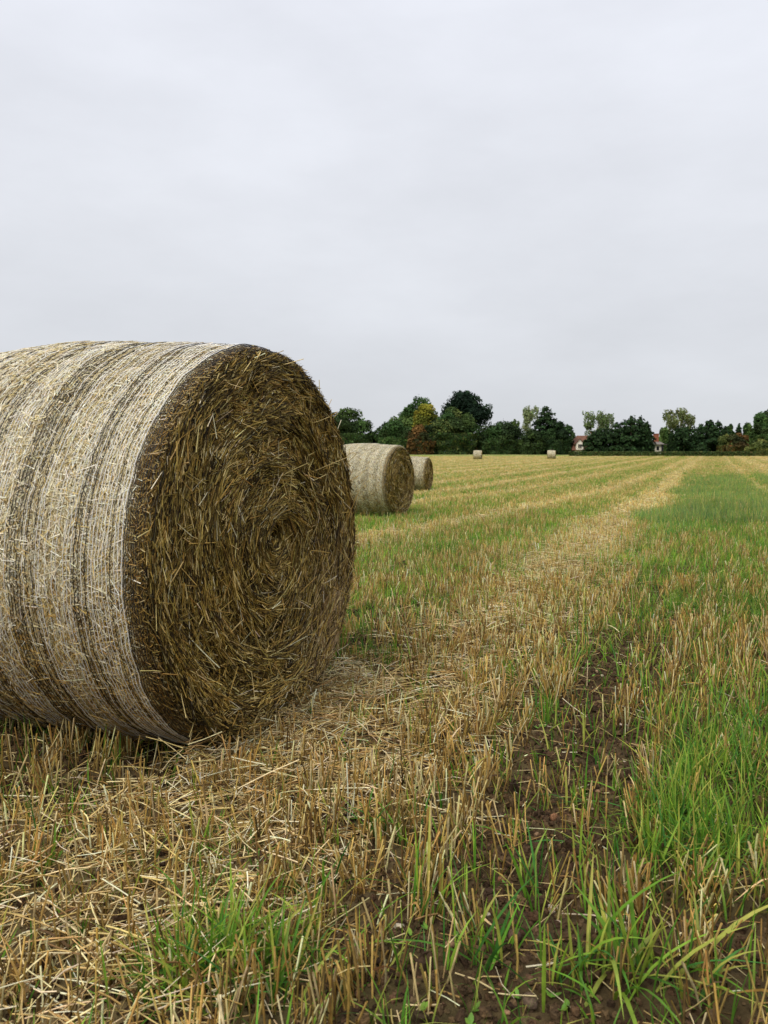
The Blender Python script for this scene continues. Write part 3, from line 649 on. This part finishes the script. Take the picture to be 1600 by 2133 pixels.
def tree(name, label, cat, px, top, hw, d, kind, pal, seed, base_frac=.0, n=6500, group=None, blobs=22, skew=0.0, leaf=.29, trunkcol=BARK, dy=None):
    rng = np.random.default_rng(seed); x = wx(px, d); z0 = float(zland(d)); H = (HOR - top) / F * d + CAMH - z0; w = hw / F * d
    n = int(n * 1.4)
    root = empty(name, (x, d, z0), 0); tag(root, label, cat, group)
    bag = Bag(); pal = [tuple(min(255, v * 1.08) for v in c) for c in pal]; pal_l = np.array([lin(c) for c in pal])
    if kind == 'round':
        zc0 = H * base_frac; P_, N_, C_ = [], [], []
        hh = (H - zc0) / 2; cz = zc0 + hh; dep = min(w, hh * 1.3)
        cs = []
        for i in range(blobs):
            v = unit(rng.normal(size=3)); rr_ = rng.uniform(.45, .72) if i > 3 else rng.uniform(0, .3)
            br = rng.uniform(.26, .42)
            cs.append((np.array([v[0] * rr_ * w + skew * w * v[2], v[1] * rr_ * dep, cz + v[2] * rr_ * hh]), br))
        cs.append((np.array([skew * w, 0, H - .3 * hh]), .3))
        tot = sum(b_ ** 2 for _, b_ in cs)
        for c_, br in cs:
            k = int(n * br ** 2 / tot); v = unit(rng.normal(size=(k, 3))); v[:, 2] = np.where(v[:, 2] < -.4, -v[:, 2], v[:, 2])
            am = 1 + .22 * np.sin(v @ rng.normal(0, 3, 3) + rng.random() * 6) + rng.normal(0, .07, k)
            shell = 1 - .45 * rng.random(k) ** 2.0
            p = c_ + v * (am * shell)[:, None] * np.array([br * w, br * dep, br * hh * 1.0])
            P_.append(p); N_.append(v + np.array([0, 0, .25])); bc = pal_l[rng.integers(len(pal_l))] * rng.uniform(.75, 1.25)
            C_.append(np.clip(bc * (1 + rng.normal(0, .2, (k, 1))), .008, .6))
        P = np.concatenate(P_); Nn = np.concatenate(N_); C = np.concatenate(C_)
        if base_frac < .08:                                        # skirt of foliage down to the ground
            k = n // 3; a_ = rng.uniform(0, 2 * pi, k); zz = rng.random(k) * H * .45
            q = .75 + .3 * (vn(a_ * 4, zz, 1.2, seed) ) - .12 * (1 - zz / (H * .45)) ; p = np.stack([np.cos(a_) * w * q, np.sin(a_) * dep * q, zz], 1)
            P = np.concatenate([P, p]); Nn = np.concatenate([Nn, np.stack([np.cos(a_), np.sin(a_), np.full(k, .3)], 1)]); C = np.concatenate([C, pick(pal, k, .25, None, rng)])
        leaves(bag, P, Nn, leaf, C, rng); trunk_of(root, rng, H, .022 * H + .06, w * .6, trunkcol, 8, .8)
    elif kind == 'conifer':
        lay = int(H / .42); P_, N_ = [], []
        per = n // lay
        for i in range(lay):
            t_ = (i + rng.random()) / lay; z = H * (.02 + .97 * t_); rw = w * ((1 - t_) ** .6) * rng.uniform(.8, 1.12) + .05
            k = max(12, int(per * 2 * (1 - t_) + 8)); nbr = rng.integers(7, 12); az = rng.uniform(0, 2 * pi, nbr); bl = rw * rng.uniform(.7, 1.2, nbr)
            b_ = rng.integers(0, nbr, k); u_ = rng.random(k) ** .55
            a_ = az[b_] + rng.normal(0, .13, k) / (.3 + u_)
            r_ = bl[b_] * u_; p = np.stack([np.cos(a_) * r_, np.sin(a_) * r_, z + .25 * r_ - .45 * r_ ** 2 / max(w, 1) + rng.normal(0, .14, k)], 1)
            P_.append(p); N_.append(np.stack([np.cos(a_) * .7, np.sin(a_) * .7, np.full(k, .7)], 1))
        P = np.concatenate(P_); Nn = np.concatenate(N_)
        leaves(bag, P, Nn, leaf, pick(pal, len(P), .28, None, rng), rng, .5); trunk_of(root, rng, H, .018 * H + .05, w * .3, trunkcol, 4, .97)
    elif kind == 'birch':
        nstr = n // 62; zc0 = H * .3; P_ = []
        lobes = [(np.array([rng.uniform(-.62, .62) * w, rng.uniform(-.5, .5) * w, H * rng.uniform(.5, .93)]), rng.uniform(.22, .42)) for _ in range(10)] + [(np.array([0, 0, H * .88]), .34), (np.array([-.5 * w, 0, H * .72]), .35), (np.array([.5 * w, 0, H * .78]), .35)]
        for i in range(nstr):
            c_, br = lobes[rng.integers(len(lobes))]; v = unit(rng.normal(size=3)); p0 = c_ + v * br * w * rng.random() ** .4 * np.array([1, 1, .9])
            p0[2] = min(p0[2], H); k = rng.integers(14, 38); ln = rng.uniform(.5, 1.0) * H * .15
            tt = rng.random(k); sw_ = rng.normal(0, .10, 2)
            P_.append(p0 + np.stack([sw_[0] * tt + rng.normal(0, .13, k), sw_[1] * tt + rng.normal(0, .13, k), -tt * ln], 1))
        P = np.concatenate(P_); C = pick(pal, len(P), .22, None, rng)
        leaves(bag, P, rng.normal(size=P.shape), leaf * .62, C, rng, .6); trunk_of(root, rng, H, .014 * H + .04, w * .75, trunkcol, 14, .92)
    bag.build('crown', M_LEAF, root, smooth=False)
    return root
TG = 'trees and bushes along the far edge of the field'
tr_ = lambda *a, **k: tree(*a, group=TG, **k)
tr_('broadleaf_tree', 'dark green tree at the left end of the tree line, right beside the huge bale', 'tree', 728, 853, 56, 188, 'round', G_D + G_M[:1], 101, n=9000, skew=-.2)
tr_('broadleaf_tree', 'dark tree behind the huge bale, only its crown edge showing', 'tree', 640, 858, 62, 196, 'round', G_D, 102, n=5000)
tr_('hedgerow_bush', 'rounded mid green bush left of the yellow tree', 'bush', 823, 871, 42, 184, 'round', G_M + G_D[:1], 103, n=7000)
tr_('hedgerow_bush', 'low dark bush filling the dip between leftmost tree and rounded green bush', 'bush', 776, 899, 32, 190, 'round', G_D, 104, n=3500)
tr_('broadleaf_tree', 'fresh green tree rising behind the yellow tree', 'tree', 872, 827, 44, 203, 'round', G_M + G_L[:1], 105, base_frac=.2, n=7000)
tr_('autumn_tree', 'yellow-green tree turning autumn yellow left of the big oak', 'tree', 893, 843, 34, 192, 'round', G_Y, 106, n=6500, base_frac=.12)
tr_('autumn_bush', 'rust brown bush below the yellow tree', 'bush', 872, 886, 33, 182, 'round', G_R, 107, n=4500)
tr_('oak_tree', 'tallest, very dark oak with a broad crown', 'tree', 966, 817, 56, 200, 'round', [(30, 46, 32), (24, 38, 26), (40, 58, 36)], 108, base_frac=.22, n=14000, blobs=34)
tr_('broadleaf_tree', 'wide olive green tree in front of the dark oak', 'tree', 942, 851, 60, 186, 'round', G_D + G_O[:1] + G_M[1:2], 109, n=12000, blobs=30)
tr_('hedgerow_bush', 'broad domed green bush right of the dark oak', 'bush', 1046, 880, 56, 186, 'round', G_D + G_M[1:2], 110, n=10000, blobs=28)
tr_('broadleaf_tree', 'small pale green tree peeping over the domed bush', 'tree', 1070, 866, 13, 198, 'birch', G_L, 111, n=3000)
tr_('birch_tree', 'pale grey-green birch touching the tall dark conifer at its left', 'tree', 1104, 842, 20, 196, 'birch', G_B, 112, n=7000, trunkcol=BIRCH)
tr_('conifer_tree', 'tall dark conifer with stepped right side, left of the red-roofed house', 'tree', 1135, 848, 44, 184, 'conifer', G_C + G_D[1:2], 113, n=13000, leaf=.27)
tr_('hedgerow_bush', 'dark bush at the foot of the stepped conifer, beside the house', 'bush', 1164, 880, 30, 180, 'round', G_C + G_D[:1], 114, n=6500)
tr_('hedgerow_bush', 'dark bush at the left foot of the tall stepped conifer', 'bush', 1106, 895, 30, 181, 'round', G_D, 115, n=5000)
tr_('broadleaf_tree', 'small dark tree just behind the red house roof', 'tree', 1192, 901, 14, 212, 'round', G_D, 116, n=2500)
tr_('birch_tree', 'weeping birch right of the red-roofed house', 'tree', 1244, 852, 34, 185, 'birch', G_B[:2] + G_M[2:], 117, n=9500, trunkcol=BIRCH)
CG = [(1233, 899, 17), (1247, 893, 17), (1262, 889, 17), (1282, 881, 19), (1298, 876, 18), (1314, 867, 20), (1332, 869, 20), (1345, 879, 11), (1348, 896, 4)]
lab = ['lowest conifer at the left end of the hedge, next to the red-roofed house', 'low conifer under the left side of the weeping birch', 'conifer under the right side of the weeping birch', 'mid-height conifer right of the weeping birch',
       'dense conifer left of the two tallest tops between the houses', 'tallest conifer of the clump between the two houses, left of its near twin', 'second tallest pointed conifer, just right of the tallest between the houses',
       'pointed conifer sloping down to the gap at the second house', 'short conifer edging the white cottage gap on its left']
for i, (px, tp, w_) in enumerate(CG): tr_('conifer_tree', lab[i], 'tree', px, tp, w_ * (1.6 + .5 * ((i * 37 % 10) / 10)), 172 + (i * 7 % 5) * 1.6, 'conifer', G_C, 130 + i, n=4200, leaf=.25)
tr_('birch_tree', 'olive birch with airy crown above the right conifers', 'tree', 1416, 850, 38, 187, 'birch', G_B[1:] + G_O[:2], 150, n=13000, trunkcol=BIRCH)
CG = [(1397, 899, 7), (1410, 888, 11), (1422, 886, 18), (1441, 890, 18), (1458, 884, 18), (1474, 875, 20), (1492, 878, 19), (1508, 889, 14)]
lab = ['short conifer edging the white cottage gap on its right', 'conifer below the left half of the olive birch', 'conifer below the middle of the olive birch', 'conifer below the right half of the olive birch',
       'conifer just right of the olive birch', 'tallest conifer right of the olive birch', 'twin-topped conifer left of the rust hedge', 'low conifer beside the rust bush']
for i, (px, tp, w_) in enumerate(CG): tr_('conifer_tree', lab[i], 'tree', px, tp, w_ * (1.6 + .5 * ((i * 37 % 10) / 10)), 173 + (i * 3 % 5) * 1.6, 'conifer', G_C, 160 + i, n=4200, leaf=.25)
for i, (px, tp, w_, k_, l_) in enumerate([(1518, 886, 14, 'round', 'green tree rising behind the left end of the rust bush'), (1536, 884, 15, 'conifer', 'pointed dark tree behind the middle of the rust bush'), (1555, 882, 15, 'round', 'green tree behind the right end of the rust bush'), (1384, 890, 14, 'round', 'thin tree above the orange chimney')]):
    tr_('broadleaf_tree', l_, 'tree', px, tp, w_, 196, k_, G_M if k_ == 'round' else G_C, 180 + i, n=3600)
tr_('autumn_bush', 'long rust brown bush near the right end of the hedge', 'bush', 1534, 904, 30, 166, 'round', G_R + G_O[:1], 190, n=6000)
tr_('autumn_bush', 'second, greener rust bush at left end of the long rust one', 'bush', 1512, 906, 18, 168, 'round', G_O + G_R[:1], 191, n=3500)
tr_('broadleaf_tree', 'round green tree at the right edge of the photo', 'tree', 1598, 857, 36, 182, 'round', G_M + G_D[:1], 192, n=9000)
tr_('hedgerow_bush', 'olive bush at the right edge, under the round green tree', 'bush', 1585, 916, 34, 158, 'round', G_O, 193, n=5000)
for i, px in enumerate((1655, 1720, 1790)):
    pass
# low clipped hedge along the field edge
def hedge(px0, px1, d, top, label, seed, dens=330, lf=.13, dp=.7, amp=.2):
    rng = np.random.default_rng(seed); x0, x1 = wx(px0, d), wx(px1, d); z0 = float(zland(d)); H = (HOR - top) / F * d + CAMH - z0
    root = empty('hedge', ((x0 + x1) / 2, d, z0)); tag(root, label, 'hedge')
    Ln = x1 - x0; n = int(Ln * dens); p = np.stack([rng.uniform(-Ln / 2, Ln / 2, n), rng.uniform(-dp, dp, n), rng.random(n)], 1)
    hh = H * (1 - amp * .7 + amp * fbm(p[:, 0], p[:, 1], 1.5 if amp < .3 else 5, seed, 3)); f = rng.random(n) < .5
    p[:, 2] = np.where(f, hh * rng.uniform(.88, 1, n), hh * p[:, 2]); p[:, 1] = np.where(f, p[:, 1], np.sign(p[:, 1]) * dp + rng.normal(0, .1, n))
    Nn = np.stack([np.zeros(n), np.where(f, 0, np.sign(p[:, 1])), np.where(f, 1., .3)], 1)
    bag = Bag(); leaves(bag, p, Nn, lf, pick([(72, 88, 46), (56, 74, 40), (88, 98, 52), (92, 80, 48)], n, .22, [3, 3, 2, 1], rng), rng); bag.build('foliage', M_LEAF, root, smooth=False)
    bg = Bag()
    for xx in np.linspace(-Ln / 2 + .5, Ln / 2 - .5, 12):
        bg = Bag(); tube(bg, [(xx, 0, -.1), (xx + .05, 0, H * .5), (xx + .1, 0, H * .8)], [.05, .03, .01], BARK, 5); bg.build('stem', M_BARK, root)
hedge(1185, 1570, 152, 940.5, 'low dark clipped hedge along the field edge in front of the houses', 7)
hedge(560, 1180, 209, 912, 'tall dark overgrown hedge behind the trees left of the red-roofed house', 8, 260, .3, 1.2, .5)
hedge(1395, 1680, 207, 908, 'tall dark overgrown hedge behind the conifers right of the white cottage', 9, 260, .3, 1.2, .5)

# ------------------------------------------------------------------ houses beyond the hedge
def box(bag, a, b, col):
    a = np.array(a, float); b = np.array(b, float)
    V = np.array([[(a, b)[i][0], (a, b)[j][1], (a, b)[k][2]] for i in (0, 1) for j in (0, 1) for k in (0, 1)])
    Q = [[0, 1, 3, 2], [4, 6, 7, 5], [0, 4, 5, 1], [2, 3, 7, 6], [0, 2, 6, 4], [1, 5, 7, 3]]
    bag.add(V, Q, np.tile(np.asarray(col)[None], (8, 1)))
def prism(bag, pts, y0, y1, col):
    n = len(pts); V = np.array([(p[0], y0, p[1]) for p in pts] + [(p[0], y1, p[1]) for p in pts]); T = []; Q = []
    for i in range(1, n - 1): T += [[0, i, i + 1], [n, n + i + 1, n + i]]
    for i in range(n): j = (i + 1) % n; Q.append([i, i + n, j + n, j])
    bag.add(V, Q, np.tile(np.asarray(col)[None], (2 * n, 1)), T)
WHITE = lin((236, 226, 208)); RED = lin((112, 78, 60)); DARK = lin((36, 36, 40))
def pxz(d): return lambda px, py: (wx(px, d), (HOR - py) / F * d + CAMH)
D1 = 178.0; q = pxz(D1); z1 = float(zland(D1)); ox = wx(1215, D1)
r1 = empty('red_roofed_house', (ox, D1, z1)); tag(r1, 'house with red tiled roof and white dormer, left of the weeping birch', 'house')
def L(px, py, qq=None): a, b_ = (qq or q)(px, py); return (a - ox, b_ - z1)
bg = Bag(); a0 = L(1197, 936); a1 = L(1250, 936); box(bg, (a0[0], 0, 0), (a1[0], 7, a0[1]), WHITE); bg.build('wall', M_PLASTER, r1, False)
bg = Bag(); zr = L(0, 907)[1]; ze = L(0, 937)[1]; xl, xr = L(1189, 0)[0], L(1256, 0)[0]; hx0 = L(1208, 0)[0]
# hipped roof: eaves rectangle, ridge line, 12 cm thick
V = np.array([(xl, -.4, ze), (xr, -.4, ze), (xr, 7.4, ze), (xl, 7.4, ze), (hx0, 3.5, zr), (xr - 2.0, 3.5, zr)])
V = np.concatenate([V, V - np.array([0, 0, .12])])
bg.add(V, [[0, 1, 5, 4], [2, 3, 4, 5], [6, 10, 11, 7], [8, 11, 10, 9], [0, 6, 7, 1], [1, 7, 8, 2], [2, 8, 9, 3], [3, 9, 6, 0]], np.tile(RED[None], (12, 1)), [[3, 0, 4], [1, 2, 5], [9, 10, 6], [7, 11, 8]])
roof = bg.build('roof', M_TILE, r1, False)
bg = Bag(); cx0 = L(1238, 0)[0]; box(bg, (cx0, 3.1, zr - .5), (cx0 + .7, 3.9, zr + .9), lin((150, 90, 66))); bg.build('chimney', M_TILE, roof, False)
dl, dr_, db, dt, dm = L(1198, 938), L(1213, 938), L(0, 937)[1], L(0, 924)[1], L(1205.5, 915.5)
bg = Bag(); prism(bg, [(dl[0], db), (dr_[0], db), (dr_[0], dt), (dm[0], dm[1]), (dl[0], dt)], -.45, 3.0, WHITE); dorm = bg.build('dormer', M_PLASTER, r1, False)
bg = Bag(); w0, w1, wb, wt = L(1202, 0)[0], L(1209, 0)[0], L(0, 933)[1], L(0, 925.5)[1]; box(bg, (w0, -.48, wb), (w1, -.44, wt), DARK); bg.build('window', M_GLASS, dorm, False)
bg = Bag(); mx_ = (w0 + w1) / 2
for (a_, b_) in (((w0 - .05, wb - .05), (w0, wt + .05)), ((w1, wb - .05), (w1 + .05, wt + .05)), ((mx_ - .025, wb), (mx_ + .025, wt)), ((w0, wt), (w1, wt + .05)), ((w0 - .1, wb - .1), (w1 + .1, wb - .05))):
    box(bg, (a_[0], -.52, a_[1]), (b_[0], -.485, b_[1]), WHITE)
bg.build('window_frame', M_PLASTER, dorm, False)
bg = Bag(); t_ = .14
prism(bg, [(dl[0] - .3, dt - .22), (dm[0], dm[1] + .02), (dm[0], dm[1] + .02 + t_), (dl[0] - .3, dt - .22 + t_)], -.62, 3.2, RED * .8)
prism(bg, [(dr_[0] + .3, dt - .22), (dr_[0] + .3, dt - .22 + t_), (dm[0] + .001, dm[1] + .02 + t_), (dm[0] + .001, dm[1] + .02)], -.62, 3.2, RED * .8)
bg.build('dormer_roof', M_TILE, dorm, False)

D2 = 182.0; q2 = pxz(D2); z2 = float(zland(D2)); ox2 = wx(1372, D2)
r2 = empty('white_cottage', (ox2, D2, z2)); tag(r2, 'white cottage with grey roof and orange chimney in a gap between conifers', 'house')
def L2(px, py): a, b_ = q2(px, py); return (a - ox2, b_ - z2)
e2 = L2(0, 925)[1]; xa_, xb_ = L2(1350, 0)[0], L2(1378, 0)[0]; rz2 = L2(0, 919)[1]
bg = Bag(); box(bg, (xa_, 0, 0), (xb_, 6, e2), WHITE); wl = bg.build('wall', M_PLASTER, r2, False)
GREY = lin((120, 112, 104))
bg = Bag(); V = np.array([(xa_ - .3, -.4, e2 - .05), (xb_ + .4, -.4, e2 - .05), (xb_ + .4, 6.4, e2 - .05), (xa_ - .3, 6.4, e2 - .05), (xa_ - .3, 3, rz2), (xb_ + .4, 3, rz2)]); V = np.concatenate([V, V - np.array([0, 0, .12])])
bg.add(V, [[0, 1, 5, 4], [2, 3, 4, 5], [6, 10, 11, 7], [8, 11, 10, 9], [0, 6, 7, 1], [2, 8, 9, 3]], np.tile(GREY[None], (12, 1)), [[3, 0, 4], [1, 2, 5], [9, 10, 6], [7, 11, 8]])
rf2 = bg.build('roof', M_TILE, r2, False)
bg = Bag(); c0, c1 = L2(1369, 0)[0], L2(1378, 0)[0]; box(bg, (c0, 2.5, rz2 - .6), (c1, 3.5, L2(0, 904)[1]), lin((150, 92, 66))); box(bg, (c0 - .06, 2.44, L2(0, 904)[1]), (c1 + .06, 3.56, L2(0, 904)[1] + .12), lin((150, 84, 60))); bg.build('chimney', M_TILE, rf2, False)
bg = Bag(); v0, v1 = L2(1366, 0)[0], L2(1371, 0)[0]; box(bg, (v0, -.03, L2(0, 938)[1]), (v1, .01, L2(0, 930)[1]), DARK); bg.build('window', M_GLASS, r2, False)
ox3 = wx(1386, 181); r3 = empty('garage', (ox3, 181, z2)); tag(r3, 'dark open-fronted garage with a white post beside the white cottage', 'garage')
g0, g1, gt = wx(1379, 181) - ox3, wx(1393, 181) - ox3, L2(0, 927)[1]
bg = Bag(); box(bg, (g0, 4, 0), (g1, 4.2, gt), DARK * 1.5); box(bg, (g0, 0, 0), (g0 + .12, 3.997, gt), DARK * 1.5); bg.build('wall', M_BARK, r3, False)
bg = Bag(); box(bg, (g0 - .1, -.3, gt + .003), (g1 + .2, 4.5, gt + .2), GREY * .6); bg.build('roof', M_TILE, r3, False)
bg = Bag(); box(bg, (g1 - .05, -.05, 0), (g1 + .2, .2, gt), WHITE); bg.build('post', M_PLASTER, r3, False)
print('verts', sum(len(m.vertices) for m in bpy.data.meshes), 'faces', sum(len(m.polygons) for m in bpy.data.meshes))
